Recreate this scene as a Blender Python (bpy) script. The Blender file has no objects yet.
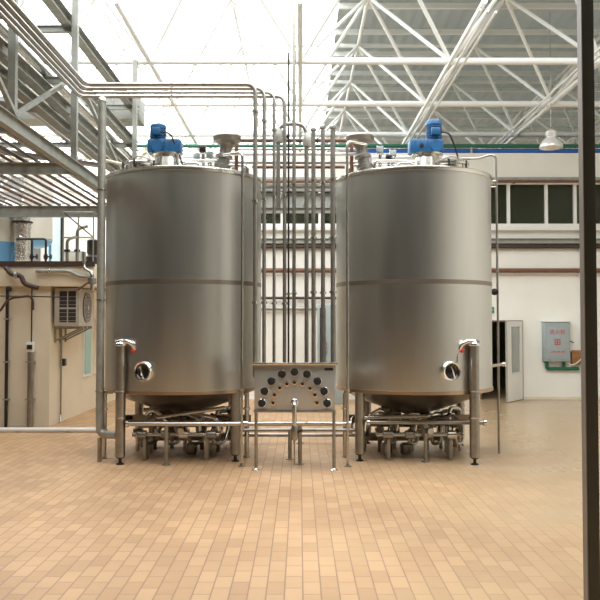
import bpy, math, random
from mathutils import Vector, Matrix
R = random.Random(7)
PI = math.pi
S = bpy.context.scene
COL = S.collection
CAMZ, F = 1.9, 780.0
TH = math.atan(25 / F)

def W(px, py, Y):                      # a point of the place at depth Y, from its bearing
    u, v = (px - 300) / F, (300 - py) / F
    t = Y / (math.cos(TH) - v * math.sin(TH))
    return Vector((u * t, Y, CAMZ + t * (math.sin(TH) + v * math.cos(TH))))
def wx(px, Y): return W(px, 325, Y).x
def wz(py, Y): return W(300, py, Y).z

# ------------------------------------------------------------------ materials
def mat(name, col, rough=.5, metal=0, noise=0, nscale=8, bump=0, bscale=30, aniso=0, stretch=None, trans=0, emit=0, col2=None, rvar=0, alpha=1):
    m = bpy.data.materials.new(name); m.use_nodes = True
    nt = m.node_tree; N = nt.nodes; L = nt.links
    b = N['Principled BSDF']
    b.inputs['Base Color'].default_value = (*col, 1)
    b.inputs['Roughness'].default_value = rough
    b.inputs['Metallic'].default_value = metal
    if trans: b.inputs['Transmission Weight'].default_value = trans
    if alpha < 1: b.inputs['Alpha'].default_value = alpha
    if emit:
        b.inputs['Emission Color'].default_value = (*col, 1); b.inputs['Emission Strength'].default_value = emit
    tc = N.new('ShaderNodeTexCoord'); mp = N.new('ShaderNodeMapping')
    L.new(tc.outputs['Object'], mp.inputs['Vector'])
    if stretch: mp.inputs['Scale'].default_value = stretch
    if noise or col2 or rvar:
        n = N.new('ShaderNodeTexNoise'); n.inputs['Scale'].default_value = nscale; n.inputs['Detail'].default_value = 5
        L.new(mp.outputs['Vector'], n.inputs['Vector'])
        if noise or col2:
            r = N.new('ShaderNodeValToRGB'); r.color_ramp.elements[0].position = .3; r.color_ramp.elements[1].position = .7
            c2 = col2 or tuple(c * (1 - noise) for c in col)
            r.color_ramp.elements[0].color = (*c2, 1); r.color_ramp.elements[1].color = (*col, 1)
            L.new(n.outputs['Fac'], r.inputs['Fac']); L.new(r.outputs['Color'], b.inputs['Base Color'])
        if rvar:
            mr = N.new('ShaderNodeMapRange'); mr.inputs['To Min'].default_value = rough - rvar; mr.inputs['To Max'].default_value = rough + rvar
            L.new(n.outputs['Fac'], mr.inputs['Value']); L.new(mr.outputs['Result'], b.inputs['Roughness'])
    if bump:
        n2 = N.new('ShaderNodeTexNoise'); n2.inputs['Scale'].default_value = bscale
        bp = N.new('ShaderNodeBump'); bp.inputs['Strength'].default_value = bump; bp.inputs['Distance'].default_value = .02
        L.new(mp.outputs['Vector'], n2.inputs['Vector']); L.new(n2.outputs['Fac'], bp.inputs['Height']); L.new(bp.outputs['Normal'], b.inputs['Normal'])
    if aniso:
        b.inputs['Anisotropic'].default_value = aniso
        tg = N.new('ShaderNodeTangent'); tg.direction_type = 'RADIAL'; tg.axis = 'Z'
        L.new(tg.outputs['Tangent'], b.inputs['Tangent'])
    return m

M = {}
M['tank'] = mat('brushed_steel', (.67, .66, .62), .33, 1, noise=.10, nscale=3, bump=.05, bscale=1.3, aniso=.7, stretch=(1, 1, .12), rvar=.06)
M['band'] = mat('weld_band_steel', (.30, .26, .21), .4, 1)
M['floor_tint'] = mat('ring_painted_reflection', (.52, .38, .27), .3, 1)  # steel ring tinted tan to imitate the floor mirrored in it
M['rim'] = mat('polished_rim_steel', (.72, .69, .63), .2, 1)
M['steel'] = mat('stainless_tube', (.60, .58, .53), .2, 1, noise=.15, nscale=6)
M['dull'] = mat('dull_stainless', (.40, .38, .34), .38, 1, noise=.25, nscale=9)
M['chrome'] = mat('chrome', (.85, .85, .84), .06, 1)
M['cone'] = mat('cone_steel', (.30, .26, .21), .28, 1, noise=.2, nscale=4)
M['dim'] = mat('dim_grey_plaster', (.16, .16, .15), .9)
M['blue'] = mat('blue_motor_paint', (.018, .115, .27), .38, 0, noise=.25, nscale=10)
M['darkblue'] = mat('blue_pipe_paint', (.02, .13, .50), .4)
M['green'] = mat('green_pipe_paint', (.01, .13, .07), .4)
M['rust'] = mat('brown_pipe_paint', (.20, .09, .045), .5, noise=.3)
M['rackpipe'] = mat('dark_brown_pipe', (.13, .10, .08), .4, .3, noise=.3)
M['dkbrown'] = mat('dark_brown_steel', (.06, .035, .025), .5)
M['greysteel'] = mat('galvanised_steel', (.42, .42, .37), .45, .55, noise=.25, nscale=7)
M['rack'] = mat('painted_rack_steel', (.33, .34, .30), .5, .2, noise=.25, nscale=6)
M['white'] = mat('white_paint', (.82, .82, .78), .45)
M['frame'] = mat('white_truss_paint', (.84, .86, .83), .5)
M['wallw'] = mat('white_plaster', (.88, .87, .80), .85, noise=.05, nscale=1.2, bump=.15, bscale=25)
M['cream'] = mat('cream_plaster', (.78, .69, .52), .8, noise=.1, nscale=1.5, bump=.15, bscale=25)
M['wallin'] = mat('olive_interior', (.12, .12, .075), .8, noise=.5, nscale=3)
M['dark'] = mat('black_rubber', (.006, .006, .006), .6)
M['darkmetal'] = mat('dark_metal', (.05, .045, .04), .35, .7)
M['olive'] = mat('dark_olive_column_paint', (.045, .045, .032), .5, noise=.25, nscale=3)
M['olivelit'] = mat('lit_side_column_paint', (.20, .17, .14), .5, noise=.2, nscale=3)  # lit copy of the column paint, brightness put into the colour
M['cabinet'] = mat('grey_cabinet_paint', (.36, .42, .42), .45, noise=.1)
M['red'] = mat('red_lettering', (.62, .05, .04), .5)
M['redplastic'] = mat('red_plastic', (.7, .04, .03), .4)
M['cardboard'] = mat('brown_board', (.38, .18, .07), .7, noise=.35, nscale=9)
M['brass'] = mat('brass', (.78, .62, .45), .3, 1)
M['glass'] = mat('green_grey_glass', (.50, .54, .38), .03, trans=.95)
M['glass'].node_tree.nodes['Principled BSDF'].inputs['IOR'].default_value = 1.2
M['teal'] = mat('teal_glass', (.30, .62, .54), .15, trans=.3)
M['doorglass'] = mat('grey_door_glass', (.5, .55, .5), .12, trans=.35)
M['acwhite'] = mat('aged_casing', (.55, .50, .42), .5, noise=.2)
M['fan'] = mat('fan_grille_black', (.03, .03, .03), .4)
M['foil'] = mat('crinkled_foil', (.75, .72, .68), .25, 1, bump=1, bscale=18)
M['vesselw'] = mat('beige_vessel', (.62, .58, .50), .4, .2)
M['lightblue'] = mat('pale_blue_panel', (.62, .80, .86), .6)
M['ltblue'] = mat('light_blue_paint', (.12, .30, .50), .45)
M['alu'] = mat('spun_aluminium', (.86, .86, .84), .3, .4)
M['panelsteel'] = mat('satin_panel_steel', (.50, .50, .48), .42, .7, noise=.08, nscale=5)
M['signgreen'] = mat('exit_green', (.02, .25, .15), .4)
M['yellowed'] = mat('ivory_cable', (.75, .70, .55), .5)

def deck_material():
    m = bpy.data.materials.new('translucent_roof_sheet'); m.use_nodes = True
    nt = m.node_tree; N = nt.nodes; L = nt.links; b = N['Principled BSDF']
    b.inputs['Base Color'].default_value = (.40, .42, .40, 1); b.inputs['Roughness'].default_value = .6
    tr = N.new('ShaderNodeBsdfTranslucent'); tr.inputs['Color'].default_value = (.55, .58, .56, 1)
    mx = N.new('ShaderNodeMixShader'); mx.inputs['Fac'].default_value = .22
    L.new(b.outputs[0], mx.inputs[1]); L.new(tr.outputs[0], mx.inputs[2]); L.new(mx.outputs[0], N['Material Output'].inputs['Surface'])
    return m
M['deck'] = deck_material()

def floor_material():
    m = bpy.data.materials.new('terracotta_floor_tiles'); m.use_nodes = True
    nt = m.node_tree; N = nt.nodes; L = nt.links; b = N['Principled BSDF']
    tc = N.new('ShaderNodeTexCoord'); mp = N.new('ShaderNodeMapping'); mp.inputs['Rotation'].default_value = (0, 0, PI / 2)
    L.new(tc.outputs['Object'], mp.inputs['Vector'])
    br = N.new('ShaderNodeTexBrick'); br.inputs['Scale'].default_value = 1
    br.inputs['Brick Width'].default_value = .26; br.inputs['Row Height'].default_value = .13
    br.inputs['Mortar Size'].default_value = .006; br.inputs['Mortar Smooth'].default_value = .3; br.inputs['Bias'].default_value = 0
    br.inputs['Color1'].default_value = (.62, .405, .225, 1); br.inputs['Color2'].default_value = (.50, .315, .17, 1)
    br.inputs['Mortar'].default_value = (.34, .215, .13, 1)
    L.new(mp.outputs['Vector'], br.inputs['Vector'])
    n = N.new('ShaderNodeTexNoise'); n.inputs['Scale'].default_value = .55; n.inputs['Detail'].default_value = 6
    L.new(tc.outputs['Object'], n.inputs['Vector'])
    r = N.new('ShaderNodeValToRGB'); r.color_ramp.elements[0].position = .35; r.color_ramp.elements[1].position = .68
    r.color_ramp.elements[0].color = (.74, .71, .68, 1); r.color_ramp.elements[1].color = (1.0, .97, .92, 1)
    L.new(n.outputs['Fac'], r.inputs['Fac'])
    mx = N.new('ShaderNodeMix'); mx.data_type = 'RGBA'; mx.blend_type = 'MULTIPLY'; mx.inputs[0].default_value = 1
    L.new(br.outputs['Color'], mx.inputs[6]); L.new(r.outputs['Color'], mx.inputs[7])
    # the right part of the floor is worn greyer
    sx = N.new('ShaderNodeSeparateXYZ'); L.new(tc.outputs['Object'], sx.inputs[0])
    nw = N.new('ShaderNodeTexNoise'); nw.inputs['Scale'].default_value = 1.1; nw.inputs['Detail'].default_value = 4; L.new(tc.outputs['Object'], nw.inputs['Vector'])
    ad = N.new('ShaderNodeMath'); ad.operation = 'MULTIPLY_ADD'; ad.inputs[1].default_value = 4; L.new(nw.outputs['Fac'], ad.inputs[0]); L.new(sx.outputs['X'], ad.inputs[2])
    mr = N.new('ShaderNodeMapRange'); mr.inputs['From Min'].default_value = 2.6; mr.inputs['From Max'].default_value = 6.2; mr.inputs['To Max'].default_value = .75
    L.new(ad.outputs[0], mr.inputs['Value'])
    m2 = N.new('ShaderNodeMix'); m2.data_type = 'RGBA'; L.new(mr.outputs['Result'], m2.inputs[0]); L.new(mx.outputs[2], m2.inputs[6]); m2.inputs[7].default_value = (.42, .315, .19, 1)
    L.new(m2.outputs[2], b.inputs['Base Color'])
    # wet, glossier film to the right
    r2 = N.new('ShaderNodeMapRange'); r2.inputs['From Min'].default_value = 2.6; r2.inputs['From Max'].default_value = 6.6; r2.inputs['To Min'].default_value = .52; r2.inputs['To Max'].default_value = .24
    L.new(ad.outputs[0], r2.inputs['Value']); L.new(r2.outputs['Result'], b.inputs['Roughness'])
    bp = N.new('ShaderNodeBump'); bp.inputs['Strength'].default_value = .25; bp.inputs['Distance'].default_value = .004; bp.invert = True
    L.new(br.outputs['Fac'], bp.inputs['Height']); L.new(bp.outputs['Normal'], b.inputs['Normal'])
    return m
M['floor'] = floor_material()

# ------------------------------------------------------------------ mesh helpers
LOC = {}
class MB:
    def __init__(s): s.v = []; s.f = []
    def add(s, vs, fs):
        o = len(s.v); s.v += [Vector(v) for v in vs]; s.f += [tuple(i + o for i in f) for f in fs]; return s
    def box(s, x0, x1, y0, y1, z0, z1):
        vs = [(x, y, z) for z in (z0, z1) for y in (y0, y1) for x in (x0, x1)]
        return s.add(vs, [(0, 2, 3, 1), (4, 5, 7, 6), (0, 1, 5, 4), (2, 6, 7, 3), (0, 4, 6, 2), (1, 3, 7, 5)])
    def bbox(s, x0, x1, y0, y1, z0, z1, b=.01):      # box with chamfered edges
        if b * 2.2 > min(x1 - x0, y1 - y0, z1 - z0): b = min(x1 - x0, y1 - y0, z1 - z0) / 3
        import bmesh
        bm = bmesh.new(); bmesh.ops.create_cube(bm, size=1)
        for v in bm.verts: v.co = Vector(((x0 + x1) / 2 + v.co.x * (x1 - x0), (y0 + y1) / 2 + v.co.y * (y1 - y0), (z0 + z1) / 2 + v.co.z * (z1 - z0)))
        bmesh.ops.bevel(bm, geom=bm.edges[:], offset=b, segments=2, affect='EDGES', profile=.5)
        bm.verts.index_update()
        s.add([v.co.copy() for v in bm.verts], [tuple(v.index for v in f.verts) for f in bm.faces]); bm.free(); return s
    def bar(s, a, b, w, h):                          # rectangular bar between two points
        a, b = Vector(a), Vector(b); d = (b - a).normalized()
        up = Vector((0, 0, 1)) if abs(d.z) < .95 else Vector((0, 1, 0))
        x = d.cross(up).normalized() * w / 2; y = x.cross(d).normalized() * h / 2
        vs = [p + i * x + j * y for p in (a, b) for i, j in ((-1, -1), (1, -1), (1, 1), (-1, 1))]
        return s.add(vs, [(0, 3, 2, 1), (4, 5, 6, 7), (0, 1, 5, 4), (1, 2, 6, 5), (2, 3, 7, 6), (3, 0, 4, 7)])
    def ibeam(s, a, b, w, h, t=.012):                # I section
        a, b = Vector(a), Vector(b); d = (b - a).normalized()
        up = Vector((0, 0, 1)) if abs(d.z) < .95 else Vector((0, 1, 0))
        y = up; x = d.cross(up).normalized(); y = x.cross(d).normalized()
        o = y * (h / 2 - t / 2)
        s.bar(a + o, b + o, w, t); s.bar(a - o, b - o, w, t); return s.bar(a, b, t, h - 2 * t)
    def tube(s, pts, r, n=12, bend=0, caps=True):
        P = [Vector(p) for p in pts]
        if bend and len(P) > 2:
            Q = [P[0]]
            for i in range(1, len(P) - 1):
                a = (P[i - 1] - P[i]); c = (P[i + 1] - P[i]); k = min(bend, a.length * .49, c.length * .49)
                a.normalize(); c.normalize(); p0 = P[i] + a * k; p1 = P[i] + c * k
                for j in range(7):
                    t = j / 6; Q.append((1 - t) ** 2 * p0 + 2 * t * (1 - t) * P[i] + t * t * p1)
            Q.append(P[-1]); P = Q
        rs = r if isinstance(r, (list, tuple)) else [r] * len(P)
        o = len(s.v); nrm = None
        for i, p in enumerate(P):
            d = ((P[min(i + 1, len(P) - 1)] - P[max(i - 1, 0)])).normalized()
            if nrm is None: nrm = d.orthogonal().normalized()
            else:
                nrm = nrm - d * nrm.dot(d); nrm = nrm.normalized() if nrm.length > 1e-6 else d.orthogonal().normalized()
            bn = d.cross(nrm)
            for k in range(n):
                a = 2 * PI * k / n; s.v.append(p + (nrm * math.cos(a) + bn * math.sin(a)) * rs[i])
        for i in range(len(P) - 1):
            for k in range(n):
                k2 = (k + 1) % n; A = o + i * n
                s.f.append((A + k, A + k2, A + n + k2, A + n + k))
        if caps:
            s.f.append(tuple(o + k for k in reversed(range(n)))); s.f.append(tuple(o + (len(P) - 1) * n + k for k in range(n)))
        return s
    def lathe(s, prof, c=(0, 0, 0), axis=(0, 0, 1), n=32, closed=False):   # prof: list of (radius, height along the axis)
        c = Vector(c); ax = Vector(axis).normalized(); x = ax.orthogonal().normalized(); y = ax.cross(x)
        if abs(ax.z) > .99: x = Vector((1, 0, 0)); y = Vector((0, 1, 0)) * (1 if ax.z > 0 else -1)
        o = len(s.v)
        for (r, h) in prof:
            for k in range(n):
                a = 2 * PI * k / n; s.v.append(c + ax * h + (x * math.cos(a) + y * math.sin(a)) * max(r, 1e-4))
        m = len(prof)
        for i in range(m if closed else m - 1):
            for k in range(n):
                k2 = (k + 1) % n; A = o + i * n; B = o + ((i + 1) % m) * n
                s.f.append((A + k, A + k2, B + k2, B + k))
        if not closed:
            s.f.append(tuple(o + k for k in reversed(range(n)))); s.f.append(tuple(o + (m - 1) * n + k for k in range(n)))
        return s
    def build(s, name, m, parent=None, label=None, cat=None, group=None, kind=None, smooth=True, origin=None):
        lo = Vector([min(v[i] for v in s.v) for i in range(3)]); hi = Vector([max(v[i] for v in s.v) for i in range(3)])
        o0 = Vector(origin) if origin else Vector(((lo.x + hi.x) / 2, (lo.y + hi.y) / 2, lo.z))
        me = bpy.data.meshes.new(name); me.from_pydata([v - o0 for v in s.v], [], s.f); me.update()
        import bmesh
        bm = bmesh.new(); bm.from_mesh(me); bmesh.ops.recalc_face_normals(bm, faces=bm.faces); bm.to_mesh(me); bm.free()
        if smooth:
            me.shade_smooth(); me.set_sharp_from_angle(angle=math.radians(38))
        me.materials.append(M[m] if isinstance(m, str) else m)
        ob = bpy.data.objects.new(name, me); COL.objects.link(ob)
        if parent: ob.parent = parent; ob.location = o0 - LOC[parent.name]
        else: ob.location = o0
        LOC[ob.name] = o0
        if label: ob['label'] = label
        if cat: ob['category'] = cat
        if group: ob['group'] = group
        if kind: ob['kind'] = kind
        return ob

def thing(name, label, cat, loc, group=None, kind=None):
    o = bpy.data.objects.new(name, None); COL.objects.link(o); o.location = loc; LOC[o.name] = Vector(loc)
    o['label'] = label
    if cat: o['category'] = cat
    if group: o['group'] = group
    if kind: o['kind'] = kind
    o.empty_display_size = .1
    return o
def struct(name, mb, m, label=None, parent=None): return mb.build(name, m, parent, label, None, None, None if parent else 'structure')

def text_mesh(name, body, size, loc, m, parent, rot=(PI / 2, 0, 0)):
    cu = bpy.data.curves.new(name, 'FONT'); cu.body = body; cu.size = size; cu.align_x = 'CENTER'; cu.align_y = 'CENTER'; cu.extrude = .002
    t = bpy.data.objects.new(name, cu); COL.objects.link(t); bpy.context.view_layer.update()
    me = bpy.data.meshes.new_from_object(t.evaluated_get(bpy.context.evaluated_depsgraph_get()))
    bpy.data.objects.remove(t)
    ob = bpy.data.objects.new(name, me); me.materials.clear(); me.materials.append(M[m]); COL.objects.link(ob)
    ob.parent = parent; ob.location = Vector(loc) - LOC[parent.name]; ob.rotation_euler = rot
    return ob

# ------------------------------------------------------------------ camera
cam = bpy.data.cameras.new('camera'); co = bpy.data.objects.new('camera', cam); COL.objects.link(co); S.camera = co
co.location = (0, 0, CAMZ); co.rotation_euler = (PI / 2 + TH, 0, 0); cam.sensor_width = 36; cam.lens = F / 600 * 36; cam.clip_end = 200

# ------------------------------------------------------------------ the setting
YB = 20.0                                             # back wall
X0, X1, Y0, Y1, ZR = -12.0, 11.0, -9.0, 36.0, 9.35
struct('floor', MB().box(X0, X1, Y0, Y1, -.2, 0), 'floor')
ztop, zs1, zs0, zd = wz(153, YB), wz(183, YB), wz(225, YB), wz(322, YB)
XL = -4.7
xd0, xd1 = wx(481, YB), wx(521, YB)
wb = MB()
t = .2
wb.box(XL, X1, YB, YB + t, zs1, ztop)                 # above the high windows
wb.box(XL, X1, YB, YB + t, zd, zs0)                   # between windows and door head
wb.box(XL, xd0, YB, YB + t, 0, zd); wb.box(xd1, X1, YB, YB + t, 0, zd)
struct('wall_back', wb, 'wallw', 'white plastered back wall with a band of high windows')
# annex behind the wall (the dark room seen through glass and door)
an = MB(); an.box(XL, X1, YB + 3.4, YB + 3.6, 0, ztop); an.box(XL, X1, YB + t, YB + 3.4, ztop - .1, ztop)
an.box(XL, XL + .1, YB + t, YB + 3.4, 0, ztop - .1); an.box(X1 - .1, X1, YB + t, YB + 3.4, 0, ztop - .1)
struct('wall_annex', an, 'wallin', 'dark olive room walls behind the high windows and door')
# windows: panes between white mullions
xm = [wx(p, YB) for p in (-0, 258, 296, 334, 372, 410, 435, 472, 510, 548, 577)]
xm = [XL + .05] + [wx(p, YB) for p in (168, 206, 244, 282, 320, 358, 396, 434, 472, 510, 548, 577, 615, 653, 691)] + [X1 - .05]
for i in range(len(xm) - 1):
    a, b = xm[i], xm[i + 1]
    w = MB().box(a + .05, b - .05, YB + .08, YB + .1, zs0 + .03, zs1 - .03)
    fr = MB(); y0, y1 = YB + .03, YB + .15
    fr.box(a, a + .04, y0, y1, zs0, zs1); fr.box(b - .04, b, y0, y1, zs0, zs1); fr.box(a + .04, b - .04, y0, y1, zs0, zs0 + .04); fr.box(a + .04, b - .04, y0, y1, zs1 - .03, zs1)
    fo = struct('window_%d' % (i + 1), fr, 'white'); struct('pane', w, 'glass', parent=fo)
struct('trim_1', MB().bbox(XL, X1, YB - .16, YB + .02, wz(231, YB), zs0, .01), 'white', 'white projecting sill under the high windows')
struct('trim_2', MB().box(XL, X1, YB - .06, YB, wz(180, YB), wz(177.5, YB)), 'greysteel', 'grey brown strip above the high windows')
struct('trim_3', MB().ibeam((XL, YB - .1, wz(241.5, YB)), (X1, YB - .1, wz(241.5, YB)), .16, .13), 'greysteel', 'grey steel rail on the back wall under the sill')
struct('baseboard_back', MB().box(xd1, X1, YB - .015, YB, 0, .07), 'cream')
# door frame and leaf
df = MB(); df.box(xd0 - .04, xd0, YB - .03, YB + .1, 0, zd + .04); df.box(xd1, xd1 + .04, YB - .03, YB + .1, 0, zd + .04); df.box(xd0, xd1, YB - .03, YB + .1, zd, zd + .04)
dfo = struct('door_1', df, 'rust', 'brown frame of the open door in the back wall')
def door_leaf(hx, hy, ang, wd, h):
    # local coordinates: from hinge along the leaf, white frame with a tall glass pane
    ca, sa = math.cos(ang), math.sin(ang)
    def T(mb):
        mb.v = [Vector((hx + v.x * ca - v.y * sa, hy + v.x * sa + v.y * ca, v.z)) for v in mb.v]; return mb
    m = MB(); g0, g1, gz0, gz1 = .2, wd - .25, .72, h - .14
    m.box(0, g0, 0, .045, .02, h); m.box(g1, wd, 0, .045, .02, h); m.box(g0, g1, 0, .045, .02, gz0); m.box(g0, g1, 0, .045, gz1, h)
    leaf = T(m).build('door_leaf', 'white', dfo)
    T(MB().box(g0, g1, .015, .028, gz0, gz1)).build('glass_pane', 'doorglass', leaf)
    e = MB(); e.box(g0 - .02, g0, -.01, .055, gz0 - .02, gz1 + .02); e.box(g1, g1 + .02, -.01, .055, gz0 - .02, gz1 + .02)
    e.box(g0, g1, -.01, .055, gz0 - .02, gz0); e.box(g0, g1, -.01, .055, gz1, gz1 + .02); T(e).build('glazing_bead', 'white', leaf)
    T(MB().box(wd, wd + .01, .0, .045, .02, h)).build('edge_strip', 'greysteel', leaf)
    T(MB().tube([(wd - .1, -.01, 1.0), (wd - .1, -.06, 1.0), (wd - .2, -.06, 1.0)], .012, 8, .02)).build('door_handle', 'darkmetal', leaf)
door_leaf(xd1 - .02, YB - .04, PI + math.atan2(.85, .62), 1.04, zd + .02)
# side and camera-side walls of the hall, with daylight openings
wl = MB(); wl.box(X0 - .2, X0, Y0, Y1, 0, ZR); struct('wall_left', wl, 'dim')
wr = MB(); wr.box(X1, X1 + .2, Y0, Y1, 0, ZR); struct('wall_right', wr, 'wallw')
wf = MB(); wf.box(X0, X1, Y0 - .2, Y0, 0, ZR); struct('wall_front', wf, 'dim')
wf = MB(); wf.box(X0, X1, Y1, Y1 + .2, 0, ZR); struct('wall_far', wf, 'wallw')
# low cream building on the left with slab roof
bx = MB(); yb0 = 14.67
bx.box(X0, XL, yb0, yb0 + .15, 0, 2.62); bx.box(XL - .15, XL, yb0 + .15, 23.6, 0, 2.62)
struct('wall_side_room', bx, 'cream', 'cream plastered walls of the low room on the left')
struct('ceiling_side_room', MB().bbox(X0, -3.85, yb0 - .12, 18.6, 2.62, 3.05, .02), 'cream', 'thick cream roof slab of the low room on the left')
struct('trim_4', MB().box(X0, -3.83, yb0 - .15, yb0 - .12, 2.99, 3.09), 'dkbrown', 'brown edge strip on the slab of the low room')
for i, (a, b) in enumerate(((16.85, 17.45), (17.85, 18.3))):
    z0, z1 = .78, 2.02
    fr = MB(); fr.box(XL - .01, XL + .04, a, b, z0, z1)
    o = struct('window_%d' % (30 + i), fr, 'white', 'narrow teal side window of the low cream room')
    struct('pane', MB().box(XL + .04, XL + .05, a + .05, b - .05, z0 + .05, z1 - .05), 'teal', parent=o)
# roof deck: corrugated translucent sheets with skylight openings
def corrugated(x0, x1, y0, y1, z):
    m = MB(); p = .3; n = int((x1 - x0) / p); vs = []; fs = []
    for i in range(n * 4 + 1):
        x = min(x0 + i * p / 4, x1); zz = z + (.05 if i % 4 in (1, 2) else 0)
        vs += [(x, y0, zz), (x, y1, zz), (x, y0, zz + .01), (x, y1, zz + .01)]
    for i in range(n * 4):
        a = i * 4; b = a + 4
        fs += [(a, a + 1, b + 1, b), (a + 2, b + 2, b + 3, a + 3), (a, b, b + 2, a + 2), (a + 1, a + 3, b + 3, b + 1)]
    return m.add(vs, fs)
SKX = .9
dk = MB()
dk.v += corrugated(SKX, X1 + .2, 12, Y1 + .2, ZR).v; dk.f += corrugated(SKX, X1 + .2, 12, Y1 + .2, ZR).f
o = dk; base = len(dk.v)
def joinmb(a, b):
    k = len(a.v); a.v += b.v; a.f += [tuple(i + k for i in f) for f in b.f]
joinmb(dk, MB().box(X0 - .2, X1 + .2, Y0 - .2, 3.5, ZR, ZR + .05))
joinmb(dk, MB().box(X0 - .2, -7, 3.5, 12, ZR, ZR + .05)); joinmb(dk, MB().box(7.5, X1 + .2, 3.5, 12, ZR, ZR + .05))
struct('ceiling', dk, 'deck', 'grey translucent corrugated roof sheets above the white frame')

# ------------------------------------------------------------------ roof space frame
ZB, ZT = 7.16, 9.1
sf = thing('roof_space_frame', 'white tubular space frame carrying the grey corrugated roof', 'roof frame', (0, 20, ZB), kind='structure')
ys = [15.4 + 3 * i for i in range(7)]; xs = [-12 + 3 * i for i in range(8)]
for y in ys: MB().tube([(-11.95, y, ZB), (10.95, y, ZB)], .07, 10).build('bottom_chord', 'frame', sf)
for x in xs: MB().tube([(x if x > -12 else -11.9, 12.5, ZB), (x if x > -12 else -11.9, 34.9, ZB)], .05, 8).build('bottom_chord', 'frame', sf)
for y in ys[:-1]: MB().tube([(-11.95, y + 1.5, ZT), (10.95, y + 1.5, ZT)], .055, 8).build('top_chord', 'frame', sf)
for x in xs: MB().tube([(x + 1.5, 12.5, ZT), (x + 1.5, 34.9, ZT)], .045, 8).build('top_chord', 'frame', sf)
dg = []
for y in ys:
    for x in xs:
        for sx in (-1, 1):
            for sy in (-1, 1):
                q = Vector((x + 1.5 * sx, y + 1.5 * sy, ZT)); p = Vector((x, y, ZB))
                if abs(q.x) < 12 and q.x < X1 and q.y < 35 and q.y > 13: dg.append((p, q))
def rank(d):
    m = (d[0] + d[1]) / 2; px = 300 + 780 * m.x / m.y; py = 325 - 780 * (m.z - 1.9) / m.y
    return (0 if -10 < px < 610 and -10 < py < 155 else 1, m.y)
dg.sort(key=rank)
for p, q in dg[:100]: MB().tube([p, q], .042, 8).build('diagonal', 'frame', sf)
m = MB()
for p, q in dg[100:]: m.tube([p, q], .042, 6)
o = m.build('diagonal', 'frame', sf); o['kind'] = 'stuff'
m = MB()
for k in range(1, 14): m.box(SKX, X1, 13 + 1.6 * k, 13 + 1.6 * k + .07, ZR - .13, ZR - .003)
m.build('purlins', 'frame', sf)
for i in range(3):                                     # conduit bundle under the frame, running away
    for X in (2.92, 5.55):
        x = X + .13 * i
        MB().tube([(x, 12.5, ZB - .14 - .02 * i), (x, 34.5, ZB - .14 - .02 * i)], .022, 6).build('conduit', 'frame', sf)

# ------------------------------------------------------------------ wall pipes
def wallpipe(name, py, x0, x1, r, m, label, yy=.14, cat='pipe'):
    z = wz(py, YB - yy)
    t_ = thing(name, label, cat, ((x0 + x1) / 2, YB - yy, z))
    MB().tube([(x0, YB - yy, z), (x1, YB - yy, z)], r, 10).build('tube', m, t_)
    x = x0 + .6; 
    while x < x1: MB().box(x - .02, x + .02, YB - yy, YB - .0, z - r * .9, z + r * .9).build('bracket', 'dkbrown' if m != 'white' else 'white', t_); x += 1.9
wallpipe('wall_pipe', 246.5, XL + .1, X1 - .1, .055, 'dkbrown', 'dark brown pipe along the back wall just under the grey rail', .1)
wallpipe('wall_pipe', 270.5, XL + .1, X1 - .1, .06, 'rust', 'brown pipe along the back wall at mid height below the dark one')
wallpipe('wall_pipe', 181.5, XL + .1, X1 - .1, .035, 'rust', 'thin brown pipe across the top of the high windows')
wallpipe('wall_pipe', 298, -2.5, 3.2, .035, 'dkbrown', 'thin black pipe on the back wall seen between the two tanks')
wallpipe('wall_pipe', 308.5, -2.5, 3.2, .05, 'greysteel', 'grey pipe on the back wall between the tanks, lowest there')
for py, r, mm, lb in ((146, .05, 'green', 'dark green pipe running above the top of the back wall'), (151, .055, 'darkblue', 'bright blue pipe lying along the top of the back wall')):
    yy = YB + .1; z = max(wz(py, yy), ztop + r + .02)
    p_ = thing('overhead_pipe', lb, 'pipe', (2, yy, ztop))
    if mm == 'green': yy = YB + .02; z = wz(py, yy)
    MB().tube([(XL + .1 if mm == 'green' else 1.2, yy, z), (X1 - .1, yy, z)], r, 10).build('tube', mm, p_)
    for k in range(0 if mm == 'green' else 2, 6): MB().box(-4 + 2.8 * k, -3.95 + 2.8 * k, yy - .03, yy + .03, ztop + .003, z).build('support', 'greysteel', p_)
# white downpipe near the column
xdp = wx(580.5, YB)
dp = thing('downpipe', 'white vertical downpipe on the back wall beside the dark column', 'pipe', (xdp, YB - .07, 0))
MB().tube([(xdp, YB - .07, .0), (xdp, YB - .07, wz(232, YB))], .045, 10).build('tube', 'white', dp)
for z in (.5, 1.9, 3.3): MB().lathe([(.052, 0), (.052, .05)], (xdp, YB - .07, z), n=12).build('collar', 'white', dp)

# hydrant cabinet with lettering
hx0, hx1, hz0, hz1 = wx(541.5, YB), wx(567.5, YB), wz(361, YB), wz(322, YB); hc = (hx0 + hx1) / 2
hb = thing('hydrant_cabinet', 'grey wall cabinet with red lettering, mounted right of the open door', 'cabinet', (hc, YB - .1, hz0))
MB().bbox(hx0, hx1, YB - .2, YB, hz0, hz1, .012).build('body', 'cabinet', hb)
m = MB(); m.bbox(hx0 + .05, hx1 - .05, YB - .212, YB - .2, hz0 + .06, hz1 - .07, .004); dr = m.build('door', 'cabinet', hb)
MB().bbox(hx0 - .02, hx1 + .02, YB - .23, YB, hz1, hz1 + .03, .008).build('hood', 'white', hb)
m = MB()
for (a, b, c, d) in ((hx0 + .045, hx1 - .045, hz1 - .09, hz1 - .07), (hx0 + .045, hx1 - .045, hz0 + .05, hz0 + .07)): m.box(a, b, YB - .218, YB - .2, c, d)
for a in (hx0 + .045, hx1 - .065): m.box(a, a + .02, YB - .218, YB - .2, hz0 + .07, hz1 - .09)
m.build('door_frame', 'cabinet', hb)
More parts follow.
